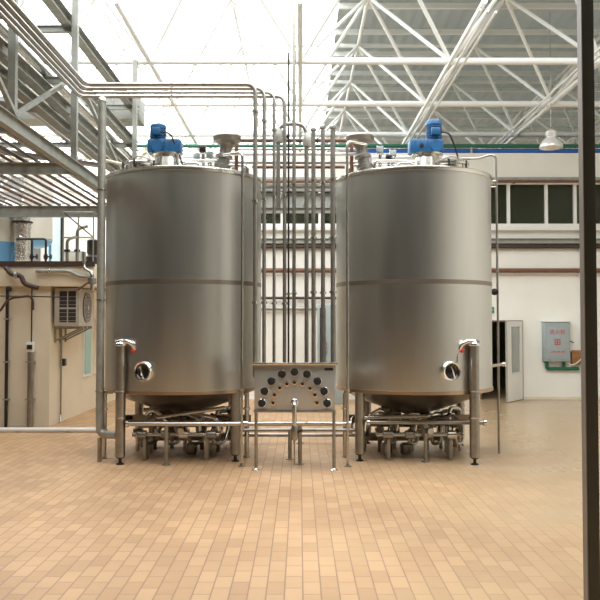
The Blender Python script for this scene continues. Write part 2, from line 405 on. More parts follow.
text_mesh('lettering', '消火栓', .14, (hc, YB - .214, hz1 - .26), 'red', dr)
m = MB()
e = hz1 - .51
for a in (-.07, .055): m.box(hc + a, hc + a + .018, YB - .217, YB - .211, e - .07, e + .07)
for b in (-.07, -.01, .052): m.box(hc - .07, hc + .073, YB - .217, YB - .211, e + b, e + b + .018)
m.box(hc - .009, hc + .009, YB - .217, YB - .211, e - .07, e + .07)
m.build('emblem', 'red', dr)
m = MB()
for k in range(9): m.box(hc - .17 + k * .04, hc - .17 + k * .04 + .028, YB - .217, YB - .211, hz0 + .225, hz0 + .245 + .008 * (k % 3))
m.build('small_lettering', 'red', dr)
MB().lathe([(.018, 0), (.018, .02), (.006, .03)], (hx1 - .09, YB - .212, (hz0 + hz1) / 2), (0, -1, 0), 12).build('latch', 'chrome', dr)
gz = wz(368.5, YB)
gp = thing('drain_tray', 'dark green pipe shelf bracketed under the grey wall cabinet', 'pipe', (hc, YB - .1, gz))
MB().tube([(hx0 + .1, YB - .08, gz + .17), (hx0 + .1, YB - .08, gz), (wx(577, YB), YB - .08, gz)], .045, 10, .05).build('tube', 'green', gp)
for x in (hx0 + .12, hx1 - .12): MB().box(x - .03, x + .03, YB - .07, YB - .0, gz, gz + .18).build('bracket', 'green', gp)
bx0, bx1 = wx(570, YB), wx(579, YB)
bb = thing('board_box', 'brown board box fixed to the wall right of the grey cabinet', 'box', ((bx0 + bx1) / 2, YB - .05, wz(365, YB)))
MB().bbox(bx0, bx1, YB - .12, YB, wz(364, YB), wz(351, YB), .01).build('body', 'cardboard', bb)
MB().bbox(bx0 - .01, bx1 + .01, YB - .135, YB - .12, wz(353, YB), wz(350, YB), .003).build('lid', 'cardboard', bb)
MB().tube([(hx1 - .1, YB - .1, hz0 - .02), (hx1 + .05, YB - .16, gz + .08), (hx1 + .25, YB - .18, gz + .2), (wx(582, YB), YB - .16, gz + .45)], .014, 8, .15).build('cable', 'yellowed', None, 'pale cable curving from the grey cabinet past the brown box', 'cable')
MB().tube([(hx1 + .005, YB - .1, hz0 + .52), (hx1 + .05, YB - .1, hz0 + .5), (hx1 + .12, YB - .1, hz0 + .47)], .014, 8).build('cabinet_lever', 'dark', hb)
# small green sign above the door
sg = thing('exit_sign', 'small green sign on the wall above the open door', 'sign', (wx(491, YB), YB - .01, wz(313, YB)))
MB().bbox(wx(487.5, YB), wx(494, YB), YB - .03, YB, wz(313, YB), wz(307, YB), .004).build('plate', 'signgreen', sg)
m = MB(); sxx, szz = wx(491, YB), wz(310, YB); m.box(sxx - .02, sxx + .0, YB - .034, YB - .03, szz - .03, szz + .02); m.box(sxx + .01, sxx + .05, YB - .034, YB - .03, szz - .01, szz + .01)
m.build('symbol', 'white', sg)

# high bay lamp
YL = 17.7; lx, lz = wx(553, YL), wz(148, YL)
lp = thing('high_bay_lamp', 'bell shaped high bay lamp hanging from the roof frame near the column', 'lamp', (lx, YL, lz))
MB().lathe([(.26, 0), (.265, .02), (.24, .10), (.16, .2), (.10, .25), (.085, .25), (.15, .19), (.23, .09), (.25, .02)], (lx, YL, lz), n=28, closed=True).build('reflector', 'alu', lp)
MB().lathe([(.085, .23), (.12, .27), (.125, .36), (.09, .40), (.03, .43)], (lx, YL, lz), n=20).build('ballast_housing', 'alu', lp)
MB().lathe([(.03, .05), (.06, .1), (.06, .2), (.03, .25)], (lx, YL, lz), n=16).build('bulb', 'white', lp)
MB().tube([(lx, YL, lz + .42), (lx, YL, ZT)], .008, 6).build('suspension_cable', 'dull', lp)

# foreground column
cx0, cx1, YC = wx(585.5, 5.0), wx(597.5, 5.0), 5.0
cl = thing('steel_column', 'dark olive steel column in the foreground at the right edge', 'column', ((cx0 + cx1) / 2, YC, 0), kind='structure')
cm = (cx0 + cx1) / 2; tw = cx1 - cx0
MB().bbox(cx0 + .001, cx1, YC, YC + .08, 0, ZR, .004).build('shaft', 'olive', cl)
MB().box(cx0 - .004, cx0 + .001, YC + .002, YC + .08, .0, ZR).build('lit_side', 'olivelit', cl, 'side of the column coloured paler grey brown as if lit')
MB().bbox(cx0 - .06, cx1 + .06, YC - .06, YC + .16, 0, .015, .004).build('base_plate', 'olive', cl)

# ------------------------------------------------------------------ tanks
DT, RT = 11.7, 1.15
ZBOT, ZTOP = .98, 4.08
def arc_pt(cx, ang, r): return Vector((cx + r * math.sin(ang), DT - r * math.cos(ang), 0))
def tank(cx, side):
    lab = {-1: 'left of the two big stainless steel tanks, behind the white edged panel', 1: 'right of the two big stainless steel tanks, beside the open door'}[side]
    T = thing('storage_tank', lab, 'tank', (cx, DT, 0), 'tall stainless tanks on legs')
    c = (cx, DT, 0)
    MB().lathe([(RT - .02, ZBOT), (RT, ZBOT + .015), (RT, 2.47), (RT + .001, 2.5), (RT, 2.53), (RT, ZTOP - .06)], c, n=96).build('shell', 'tank', T, origin=c)
    MB().lathe([(RT + .0, 2.462), (RT + .004, 2.463), (RT + .004, 2.522), (RT, 2.523)], c, n=96).build('weld_band', 'band', T, origin=c)
    MB().lathe([(RT - .01, ZBOT - .03), (RT + .012, ZBOT - .025), (RT + .012, ZBOT + .02), (RT - .01, ZBOT + .025)], c, n=96, closed=True).build('bottom_ring', 'floor_tint', T, origin=c)
    MB().lathe([(RT - .03, ZTOP - .075), (RT + .022, ZTOP - .07), (RT + .03, ZTOP - .04), (RT + .022, ZTOP - .01), (RT - .03, ZTOP)], c, n=96, closed=True).build('top_rim', 'rim', T, origin=c)
    MB().lathe([(RT - .02, ZTOP - .03), (RT * .8, ZTOP + .03), (RT * .5, ZTOP + .09), (RT * .2, ZTOP + .12), (.01, ZTOP + .125)], c, n=64).build('lid', 'tank', T, origin=c)
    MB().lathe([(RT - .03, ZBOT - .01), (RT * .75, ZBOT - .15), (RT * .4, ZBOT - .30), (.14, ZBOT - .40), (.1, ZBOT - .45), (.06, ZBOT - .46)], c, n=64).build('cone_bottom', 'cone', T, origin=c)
    # legs on adjustable feet
    for a in (-42, 42, -138, 138):
        tall = abs(a) == 42 and (a < 0) == (side < 0)
        front = abs(a) == 42; a += 6 if side < 0 else -8
        p = arc_pt(cx, math.radians(a), RT - .03 if front else RT - .05)
        r = .068
        m = MB()
        if tall:
            p = arc_pt(cx, math.radians(a), RT + .075)
            ztp = wz(346, p.y)
            m.lathe([(r, .1), (r, ztp)], (p.x, p.y, 0), n=20)
        else: m.lathe([(r, .1), (r, ZBOT - .02)], (p.x, p.y, 0), n=20)
        lg = m.build('leg', 'dull', T)
        for zz in ((.62, .98) if tall else ()): MB().lathe([(r, 0), (r + .007, .004), (r + .007, .02), (r, .024)], (p.x, p.y, zz), n=20).build('collar', 'steel', lg)
        MB().lathe([(.055, 0), (.055, .012), (.03, .025), (.022, .03), (.022, .08), (.05, .085), (.06, .1)], (p.x, p.y, 0), n=16).build('foot', 'darkmetal', lg)
        if tall:
            d = -side
            MB().lathe([(r + .004, 0), (r + .012, .01), (r + .012, .035), (.05, .07), (.03, .085)], (p.x, p.y, ztp), n=20).build('cap', 'chrome', lg)
            q = arc_pt(cx, math.radians(side * 18.5), RT + .03)
            MB().tube([(p.x - d * .06, p.y - .02, ztp + .045), (p.x + d * .02, p.y - .03, ztp + .07), (p.x + d * .12, p.y - .04, ztp + .06), (p.x + d * .18, p.y - .02, ztp + .0), (p.x + d * .20, p.y - .01, ztp - .05)], .032, 12, .06).build('swan_neck', 'chrome', lg)
            MB().bbox(p.x + d * .17 - .02, p.x + d * .17 + .03, p.y - .045, p.y + .02, ztp - .09, ztp - .04, .012).build('tap_handle', 'redplastic', lg, 'small red tap handle')
            MB().tube([(p.x + d * .19, p.y - .01, ztp - .05), (p.x + d * .24, p.y - .04, ztp - .12), (p.x + d * .24, p.y - .05, ztp - .22)], .008, 6, .05).build('sample_tube', 'dull', lg)
    # round sampling door on the shell
    a = side * math.radians(17 if side > 0 else 19); q = arc_pt(cx, a, RT - .02); q.z = wz(371, q.y)
    ax = (math.sin(a), -math.cos(a), 0)
    MY = MB().lathe([(.14, 0), (.14, .07), (.125, .09), (.105, .085), (.09, .05), (.04, .03), (.01, .028)], q, ax, 28).build('sampling_port', 'chrome', T)
    MB().lathe([(.088, .045), (.085, .056), (.03, .04), (.01, .038)], q, ax, 24).build('sight_glass', 'darkmetal', MY)
    f = Vector(ax)
    MB().tube([q + f * .09 + Vector((-.02, 0, .06)), q + f * .11, q + f * .10 + Vector((.03, 0, -.10))], .012, 8, .03).build('handle', 'chrome', MY)
    MB().lathe([(.02, 0), (.02, .06)], q + f * .05, ax, 12).build('hub', 'darkmetal', MY)
    # agitator drive
    mx = wx(166 if side < 0 else 428, DT - .35); my = DT - .35
    zt = ZTOP + .07
    st = MB().lathe([(.24, zt - .04), (.24, zt), (.2, zt + .01), (.17, zt + .21), (.23, zt + .22), (.23, zt + .245)], (mx, my, 0), n=28).build('agitator_pedestal', 'rim', T)
    g = zt + .245
    AD = MB().bbox(mx - .27, mx + .22, my - .13, my + .13, g, g + .21, .03)
    AD.lathe([(.085, -.155), (.085, .155)], (mx + .12 * side, my, g + .1), (0, 1, 0), 20)
    ad = AD.build('agitator_gearbox', 'blue', T, 'blue painted gearbox')
    mo = mx + (-.13 if side < 0 else .10)
    prof = [(.10, g + .15), (.12, g + .22)]
    k = g + .23
    for i in range(6): prof += [(.105, k), (.118, k + .006), (.118, k + .018), (.105, k + .024)]; k += .031
    prof += [(.11, k), (.118, k + .01), (.118, k + .06), (.1, k + .085), (.03, k + .09)]
    if side < 0: prof = [(r_, (z_ - g) * .88 + g) for r_, z_ in prof]
    MB().lathe(prof, (mo, my, 0), n=28).build('motor', 'blue', ad)
    MB().bbox(mo - .06, mo + .06, my - .19, my - .1, g + .26, g + .36, .012).build('terminal_box', 'blue', ad)
    MB().lathe([(.028, 0), (.028, .02)], (mx - .1, my - .13, g + .1), (0, -1, 0), 10).build('plug', 'darkmetal', ad)
    for i in range(5): MB().box(mx - .2 + i * .09, mx - .19 + i * .09, my - .14, my - .13, g + .03, g + .18).build('rib', 'blue', ad)
    MB().tube([(mo + .06, my - .15, g + .3), (mo + .2, my - .16, g + .28), (mo + .3, my - .1, g + .05), (mo + .4, my - .02, zt - .02)], .012, 8, .08).build('motor_cable', 'dark', ad)
    # vent funnel
    vx = wx(221 if side < 0 else 366, DT - .5); vy = DT - .5; zt2 = ZTOP + .03
    d = 1 if side < 0 else -1
    V = MB().lathe([(.10, -.06), (.10, .05), (.12, .06), (.12, .1), (.085, .11), (.085, .19), (.12, .2), (.12, .24), (.09, .26), (.085, .35), (.12, .42)], (vx, vy, zt2), (.18 * d, 0, 1), 24).build('vent_neck', 'dull', T)
    top = Vector((vx, vy, zt2)) + Vector((.18 * d, 0, 1)).normalized() * .41
    MB().lathe([(.12, 0), (.18, .03), (.20, .035), (.205, .10), (.19, .12), (.05, .122)], top, (.06 * d, .02, 1), 28).build('vent_cap', 'band', V)
    # domed manhole
    hx = wx(142 if side < 0 else 450, DT - .3); hy = DT - .35
    H = MB().lathe([(.24, ZTOP - .02), (.24, ZTOP + .13), (.28, ZTOP + .14), (.28, ZTOP + .165), (.22, ZTOP + .2), (.1, ZTOP + .225), (.01, ZTOP + .23)], (hx, hy, 0), n=32).build('manhole', 'rim', T)
    for i in range(6):
        b = i * PI / 3 + .3; MB().tube([(hx + .27 * math.cos(b), hy + .27 * math.sin(b), ZTOP + .08), (hx + .28 * math.cos(b), hy + .28 * math.sin(b), ZTOP + .19)], .014, 8).build('clamp', 'darkmetal', H)
    MB().tube([(hx - .2, hy - .12, ZTOP + .19), (hx, hy - .16, ZTOP + .27), (hx + .2, hy - .1, ZTOP + .19)], .012, 8, .06).build('handle', 'dull', H)
    # instruments on the lid
    for i, (px, h, r) in enumerate(((196, .34, .035), (203, .44, .032), (209, .36, .045), (190, .14, .05)) if side < 0 else ((381, .46, .038), (389, .30, .03), (394, .40, .04), (401, .16, .05))):
        ix = wx(px, DT - .35); iy = DT - .3 - .1 * (i % 2)
        I = MB().lathe([(r, ZTOP - .02), (r, ZTOP + .08), (r * 1.7, ZTOP + .085), (r * 1.7, ZTOP + .1), (r * .8, ZTOP + .11), (r * .8, ZTOP + h * .7), (r * 1.3, ZTOP + h * .72), (r * 1.3, ZTOP + h), (r * .6, ZTOP + h + .01)], (ix, iy, 0), n=16).build('instrument', 'chrome', T)
        if i < 3: MB().bbox(ix - .05, ix + .04, iy - .07, iy + .0, ZTOP + h * .75, ZTOP + h * .95, .01).build('instrument_head', 'darkmetal' if i == 1 else 'cabinet', I)
    # lid pipes
    for (dy, z, x0_, x1_) in ((-.62, .13, .08, .30), (-.50, .19, .12, .62), (-.1, .2, -.1, .95), (.1, .3, -.2, .9), (.3, .42, -.6, .7)):
        x0b, x1b = (cx + x0_, cx + x1_) if side < 0 else (cx - x1_, cx - x0_)
        MB().tube([(x0b, DT + dy, ZTOP), (x0b, DT + dy, ZTOP + z), (x1b, DT + dy, ZTOP + z), (x1b, DT + dy, ZTOP - .0)], .025, 10, .07).build('lid_pipe', 'steel', T)
    # inner vertical pole beside the shell
    # outlet, valves under the cone
    zb = ZBOT - .46
    O = MB().tube([(cx, DT, zb + .06), (cx, DT, zb - .1), (cx, DT - .55, zb - .1), (cx + .1, DT - .95, zb - .08)], .045, 12, .1).build('outlet_pipe', 'steel', T)
    MB().lathe([(.05, -.08), (.09, -.07), (.09, .07), (.05, .08)], (cx, DT - .3, zb - .1), (0, 1, 0), 16).build('valve_body', 'dull', O)
    MB().tube([(cx, DT - .3, zb - .03), (cx, DT - .3, zb + .08), (cx + .16, DT - .3, zb + .09)], .014, 8, .03).build('valve_lever', 'darkmetal', O)
    # ring brace under the tank
    for (a, b) in ((-42, -138) if side > 0 else (42, 138), (-138, 138)):
        k_ = 6 if side < 0 else -8; P = arc_pt(cx, math.radians(a + k_), RT - .05); Q = arc_pt(cx, math.radians(b + k_), RT - .05); P.z = Q.z = .3
        MB().tube([P, Q], .034, 8).build('brace', 'dull', T)
    for (yy, zz) in ((12.25, .16), (11.75, .50)):  # dark skid frame, added partly to stand in for the shadow under the tank
        hw = .78 if yy > 12 else 1.0
        MB().ibeam((cx - hw, yy, zz), (cx + hw, yy, zz), .1, .12).build('shade_frame_beam', 'cone', T)
        for q_ in ((-.72, .72) if zz < .3 else (-.5, .5)): MB().box(cx + q_ - .03, cx + q_ + .03, yy - .03, yy + .03, 0, zz - .05).build('frame_post', 'cone', T)
    return T
TL = tank(-1.735, -1); TR = tank(1.695, 1)

# ------------------------------------------------------------------ vertical pipes between the tanks
def pipe(name, pts, r, m, label, bend=.12, cat='pipe', group=None, collars=(), feet=False, n=12):
    T = thing(name, label, cat, tuple(pts[-1]), group)
    MB().tube(pts, r, n, bend).build('tube', m, T)
    for c in collars:
        ax = (0, 0, 1) if len(c) == 3 else c[3]
        MB().lathe([(r, -.018), (r + .016, -.014), (r + .016, .014), (r, .018)], c[:3], ax, 14).build('clamp', 'rim', T)
    if feet:
        p = pts[-1]; MB().lathe([(.05, 0), (.05, .01), (.02, .015), (.02, .05)], (p[0], p[1], 0), n=12).build('foot', 'dull', T)
    return T
names = ['first', 'second', 'third', 'fourth']
bund = [(255, 10.35, .030), (264, 10.56, .026), (274, 10.78, .022), (284.5, 11.0, .027)]
for i, (px, Y, r) in enumerate(bund):
    x = wx(px, Y); z = 5.12 + .01 * i; xr = -2.88 - .085 * i
    pipe('process_pipe', [(xr, 4.5, z), (xr, Y, z), (x, Y, z), (x, Y, 1.2), (max(x, -.5), 10.31, 1.2)], r, 'dull', 'steel pipe bent down from the overhead bundle, %s from the left tank' % names[i], .13, collars=[(x, Y, 4.75 - .07 * i), (x, Y, 3.55 + .06 * i), (x, Y, 2.2), (wx(170, Y), Y, z, (1, 0, 0))])
pl = [(294, 11.1, .026, 6.9, 'slim steel pipe rising from behind the panel past the overhead bundle'),
      (288.5, 11.35, .014, 5.9, 'thin dark rod close behind the fourth bent pipe'),
      (313.5, 10.75, .030, wz(131, 10.75), 'steel pipe with capped top, left of three capped ones near the right tank'),
      (323, 10.9, .030, wz(129, 10.9), 'steel pipe with capped top, middle of three near the right tank'),
      (333, 10.7, .034, wz(129, 10.7), 'steel pipe with capped top, closest to the right tank')]
for px, Y, r, zt, lb in pl:
    x = wx(px, Y); zt = ZB - .0 if zt > 6.5 else zt
    T = pipe('process_pipe', [(x, Y, zt), (x, Y, 1.2), (min(x, .4), 10.31, 1.2)], r, 'darkmetal' if r < .02 else 'dull', lb, collars=[(x, Y, 3.9), (x, Y, 2.35), (x, Y, 3.1)])
    if zt < 5: MB().lathe([(r, 0), (r + .015, .005), (r + .015, .03), (r * .6, .05), (.008, .08)], (x, Y, zt), n=14).build('cap', 'dull', T)
# arch pipe with two valve bodies
Y = 11.25; xa, xb = wx(278, Y), wx(306.5, Y); z = wz(124, Y)
A = pipe('arched_pipe', [(xa, Y, 3.6), (xa, Y, z), (xb, Y, z), (xb, Y, 1.2), (xb, 10.31, 1.2)], .03, 'dull', 'arched steel pipe with two thick valve bodies, centred between the tanks', .16)
for x, zz in ((xa, wz(138, Y)), (xb + .02, wz(142, Y))):
    MB().lathe([(.04, -.08), (.07, -.07), (.078, 0), (.07, .09), (.04, .14)], (x, Y, zz), n=18).build('valve_body', 'greysteel', A)
    MB().lathe([(.02, 0), (.02, .06), (.045, .065), (.045, .08)], (x + .07, Y, zz + .02), (1, 0, 0), 12).build('valve_knob', 'dark', A)
# thin poles beside each tank
for px, pt, s, lb in ((242, 152, -1, 'thin steel pole from lid to floor at the inner side of the left tank'), (347.5, 141, 1, 'thin steel pole from lid to floor at the inner side of the right tank')):
    Y = 10.55; x = wx(px, Y); z = wz(pt, Y)
    pipe('spray_pipe', [(x + s * .28, Y + .2, z + .0), (x, Y, z), (x, Y, .0)], .018, 'steel', lb, .08, collars=[(x, Y, wz(176, Y)), (x, Y, wz(390, Y))], feet=True)
# horizontals joining the tank tops
for i, (py, x0, x1, Y, r, m_, lb) in enumerate(((140.5, 236, 352, 11.5, .028, 'rust', 'brown pipe crossing between the tank tops, uppermost of the crossing pipes'),
        (149, 228, 360, 11.65, .020, 'steel', 'slim steel pipe crossing between the tank tops, second from top'),
        (154, 215, 372, 11.4, .024, 'white', 'white pipe crossing between the tank tops, third from top'),
        (162.5, 238, 352, 11.8, .026, 'dull', 'steel pipe crossing between the tank tops just above the rims, fourth from top'),
        (167, 252, 345, 11.95, .026, 'rust', 'brown pipe crossing between the tanks at rim height, lowest of the crossing pipes'))):
    z = wz(py, Y); pts = [(wx(x0, Y), Y, z), (wx(x1, Y), Y, z)]
    if i < 3: pts = [(pts[0][0], Y, ZTOP + .02)] + pts + [(pts[1][0], Y, ZTOP + .02)]
    pipe('crossing_pipe', pts, r, m_, lb, .08)
# a wide grey cable tray further back between the tanks
Y = 14.5; z0, z1 = wz(213, Y), wz(186, Y)
ct = thing('cable_tray', 'grey green steel gantry seen behind the pipes between the two tanks', 'tray', (0, Y, z0))
m = MB(); m.ibeam((-2.6, Y, z1 - .05), (2.6, Y, z1 - .05), .12, .1); m.ibeam((-2.6, Y, z0 + .05), (2.6, Y, z0 + .05), .12, .1); m.build('rail', 'greysteel', ct)
for k in range(11): MB().bar((-2.5 + .5 * k, Y, z0 + .09), (-2.3 + .5 * k, Y, z1 - .09), .04, .04).build('rung', 'greysteel', ct)
MB().box(-2.6, 2.6, Y + .08, Y + .1, z0 + .12, z1 - .12).build('side_plate', 'greysteel', ct)
for x in (-2.55, 2.55): MB().tube([(x, Y, 0), (x, Y, z0 + .1)], .05, 10).build('post', 'greysteel', ct)
# window-like grey cabinet standing at the wall between the tanks
x0, x1 = wx(317.5, 19), wx(326, 19)
cb = thing('tall_cabinet', 'grey cabinet with dark glass door at the back wall between the tanks', 'cabinet', ((x0 + x1) / 2, 19, 0))
MB().bbox(x0, x1 + .4, 18.8, 19.3, 0, wz(305, 19), .02).build('body', 'cabinet', cb)
MB().box(x0 + .05, x1 - .02, 18.785, 18.8, 1.0, wz(308, 19)).build('glass_door', 'fan', cb)
MB().tube([(x1, 18.8, 1.2), (x1, 18.75, 1.2), (x1, 18.75, 1.5), (x1, 18.8, 1.5)], .012, 6).build('handle', 'chrome', cb)

# big left standpipe and its elbow
Y = 10.9; x = wx(100.5, Y) + .0; zt = wz(102, Y); ze = wz(434, Y)
xleg = arc_pt(-1.735, math.radians(-36), RT + .075)
SP = thing('standpipe', 'tall thick vertical steel pipe with domed top, left of the left tank', 'pipe', (x, Y, 0))
MB().tube([(x, Y, zt), (x, Y, ze), (xleg.x - .07, xleg.y + .1, ze)], .056, 18, .1).build('tube', 'greysteel', SP)
MB().lathe([(.056, 0), (.064, .003), (.064, .03), (.056, .05), (.03, .07), (.005, .08)], (x, Y, zt), n=18).build('cap', 'rim', SP)
for zz in (wz(391, Y), wz(190, Y), wz(300, Y)): MB().lathe([(.056, -.012), (.064, -.01), (.064, .01), (.056, .012)], (x, Y, zz), n=18).build('clamp', 'rim', SP)
MB().tube([(x, Y, ze - .05), (x, Y, 0)], .03, 10).build('support', 'dull', SP)

# ------------------------------------------------------------------ low pipework under the tanks
def hpipe(px0, px1, py, Y, r, m_, lb, drops=(), name='product_pipe', y1=None):
    z = wz(py, Y); a, b = wx(px0, Y), wx(px1, Y)
    T = thing(name, lb, 'pipe', ((a + b) / 2, Y, 0))
    MB().tube([(a, Y, z), (b, Y, z)], r, 14).build('tube', m_, T)
    for p in (a, b): MB().lathe([(r, -.02), (r + .014, -.016), (r + .014, .016), (r, .02)], (p, Y, z), (1, 0, 0), 14).build('end_clamp', 'rim', T)
    for d in drops:
        xx = wx(d, Y); s_ = MB().tube([(xx, Y, z - r * .5), (xx, Y, .012)], .028, 10); s_.lathe([(.06, 0), (.06, .012), (.03, .02)], (xx, Y, 0), n=12); s_.build('support_post', 'dull', T)
    return T
hpipe(128, 245, 424, 10.66, .032, 'steel', 'long polished pipe across the front legs of the left tank', (167,))
hpipe(247, 349, 424, 10.72, .03, 'steel', 'polished pipe passing behind the port panel', (300,))
hpipe(368, 484, 422.5, 10.9, .03, 'dull', 'steel pipe under the right tank ending in a capped stub', (425,))
hpipe(234, 356, 430, 11.1, .024, 'dull', 'slim lower pipe behind the port panel, nearer of the two low ones', (290,))
hpipe(180, 400, 435, 12.6, .03, 'dull', 'rear low pipe running behind both tanks near the floor', (300, 390))
hpipe(0, 104, 430, 13.9, .045, 'white', 'white pipe lying along the foot of the low cream room', (20, 70), 'floor_pipe')
# end cap of the right stub
p = W(479, 422.5, 10.9); 
# manifold clusters under each tank
def manifold(cx, s, lb):
    T = thing('valve_manifold', lb, 'valves', (cx, 11.3, 0))
    zs = (.36, .52, .66)
    for i, z in enumerate(zs):
        yy = 11.02 + .22 * i; a, b = cx - .62 + .1 * i, cx + .6 - .12 * i
        if i == 2: a, b = cx - .55 * 1, cx - .35
        MB().tube([(a, yy, z), (b, yy, z)], .03, 12).build('header', 'steel', T)
        n_ = 4 - i if i < 2 else 1
        for k in range(n_):
            xx = a + (b - a) * (k + .5) / n_ + .05 * R.uniform(-1, 1)
            V = MB().lathe([(.04, -.07), (.06, -.06), (.065, 0), (.06, .06), (.04, .07)], (xx, yy, z), (1, 0, 0), 14).build('valve_body', R.choice(['dull', 'steel', 'rim']), T)
            MB().tube([(xx, yy, z + .05), (xx + .02, yy, z + .12), (xx + .1 * s, yy - .03, z + .13)], .012, 8, .02).build('valve_lever', R.choice(['darkmetal', 'steel', 'dark']), V)
    for k in range(4):
        xx = cx - .5 + .33 * k
        MB().tube([(xx, 11.02, .36), (xx + .02, 11.1, .22), (xx + .16, 11.3, .2), (xx + .2, 11.5, .45), (xx + .1, 11.62, .56)], .026, 10, .1).build('bend', 'steel' if k % 2 else 'dull', T)
    for k in range(7):
        xx = cx - .72 + .24 * k; yy = 11.75 + .12 * (k % 3) ; zt_ = .5 + .07 * ((k * 5) % 4)
        MB().tube([(xx, yy + .1, .0), (xx, yy + .1, zt_), (xx + .2 * (1 if k % 2 else -1), yy - .15, zt_ + .03), (xx + .24 * (1 if k % 2 else -1), yy - .25, .3)], .032, 10, .09).build('bend', ('steel', 'rackpipe', 'dull')[k % 3], T)
        V = MB().lathe([(.05, -.06), (.07, -.05), (.07, .05), (.05, .06)], (xx, yy + .1, .28), n=14).build('valve_body', ('rackpipe', 'steel')[k % 2], T)
    for k in range(5):
        a_ = -1.0 + .5 * k; xx = cx + .55 * math.sin(a_)
        MB().tube([(xx, 11.2, .62), (xx + .1 * s, 11.15, .70 - .03 * k), (xx + .3 * s, 11.1, .58), (xx + .32 * s, 11.1, .40)], .03, 10, .08).build('bend', ('chrome', 'rackpipe', 'steel')[k % 3], T)
    for xx in (cx - .45, cx + .42): MB().box(xx - .02, xx + .02, 11.0, 11.3, .0, .34).build('stand', 'dull', T)
    for k in range(2):
        xx = cx + s * (.15 + .28 * k)
        P_ = MB().lathe([(.07, 0), (.085, .03), (.085, .14), (.05, .17)], (xx, 11.45, .02), n=16).build('pump_body', 'dull', T)
        MB().lathe([(.05, 0), (.05, .18)], (xx, 11.45, .1), (0, 1, .0), 14).build('pump_motor', 'darkmetal', P_)
manifold(-1.735, 1, 'cluster of valves and bent pipes under the left tank')
manifold(1.695, -1, 'cluster of valves and bent pipes under the right tank')
# sloping tubes under the cones
for cx, lb in ((-1.5, 'sloping bright tube rising under the cone of the left tank'), (1.35, 'sloping bright tube rising under the cone of the right tank')):
    pipe('sloping_tube', [(cx - .5, 11.0, .60), (cx + .45, 11.0, .74 if cx < 0 else .62)], .028, 'steel', lb, 0)
for px, Yp, h, lb in ((105, 11.2, .95, 'short upright pipe left of the left tank legs'), (247, 11.3, .95, 'short upright pipe behind the inner leg of the left tank'), (345, 11.3, .95, 'short upright pipe left of the inner leg of the right tank')):
    x = wx(px, Yp); pipe('riser_pipe', [(x + .12 * (1 if px < 200 else (1 if px > 300 else -1)), Yp, h), (x, Yp, h), (x, Yp, 0)], .035, 'steel', lb, .06, collars=[(x, Yp, .4), (x, Yp, .7)], feet=True)

# ------------------------------------------------------------------ port panel
YP = 10.2
def PX(px): return wx(px, YP)
def PZ(py): return wz(py, YP)
pn = thing('port_panel', 'stainless swing bend panel with arcs of ports standing between the tanks', 'panel', (PX(295), YP, 0))
x0, x1, z0, z1 = PX(254.5), PX(334.5), PZ(411.5), PZ(365)
MB().bbox(x0, x1, YP, YP + .12, z0, z1, .01).build('plate', 'panelsteel', pn)
MB().bbox(PX(251.5), PX(337.5), YP - .06, YP + .14, z1, z1 + .03, .008).build('top_lip', 'rim', pn)
MB().bbox(x0 - .01, x1 + .01, YP - .03, YP + .0, z0 - .01, z0 + .025, .006).build('drip_tray', 'dull', pn)
for px in (256, 334):
    x = PX(px); L_ = MB().tube([(x, YP + .06, z0), (x, YP + .06, .02)], .022, 12).build('leg', 'dull', pn)
    MB().lathe([(.055, 0), (.055, .01), (.03, .02), (.022, .03)], (x, YP + .06, 0), n=16).build('foot', 'rim', L_)
for (px, py) in ((262, 403), (264.5, 391), (271.5, 381), (282, 374), (294.5, 371.8), (307, 374), (317.5, 381), (324, 391), (327, 403)):
    q = W(px, py, YP)
    o = MB().lathe([(.056, 0), (.056, .02), (.052, .024), (.052, .015)], q, (0, -1, 0), 20).build('port', 'chrome', pn)
    MB().lathe([(.050, 0), (.050, .040), (.035, .046)], q, (0, -1, 0), 20).build('plug', 'dark', o, 'black port plug')
for (px, py) in ((273, 403), (274.5, 395), (279.7, 388), (286.8, 384), (294.5, 382.5), (302.5, 384), (310, 388.5), (314.8, 395), (317, 403)):
    q = W(px, py, YP)
    o = MB().lathe([(.030, 0), (.034, .006), (.034, .022), (.020, .024), (.018, .004)], q, (0, -1, 0), 16).build('small_port', 'brass', pn)
    MB().lathe([(.018, .0), (.018, .008)], q, (0, -1, 0), 14).build('bore', 'dkbrown', o)
MB().bbox(PX(324.5), PX(333), YP - .004, YP, PZ(370.5), PZ(368), .001).build('name_plate', 'darkmetal', pn)
q = W(294.5, 402.5, YP)
sb = MB().tube([(q.x, YP, q.z), (q.x, YP - .12, q.z), (q.x, YP - .12, q.z - .3)], .03, 14, .07).build('swing_bend', 'rim', pn)
MB().lathe([(.05, 0), (.05, .02), (.035, .03)], q, (0, -1, 0), 20).build('collar', 'chrome', sb)
MB().lathe([(.03, 0), (.045, -.04), (.045, -.16), (.03, -.19), (.012, -.2)], (q.x, YP - .12, q.z - .28), n=16).build('drain_valve', 'dull', sb)
MB().tube([(q.x + .04, YP - .12, q.z - .37), (q.x + .1, YP - .14, q.z - .34)], .015, 8).build('valve_lever', 'darkmetal', sb)
MB().tube([(q.x, YP - .12, q.z - .47), (q.x, YP - .12, .1)], .010, 8).build('drain_rod', 'dull', sb)

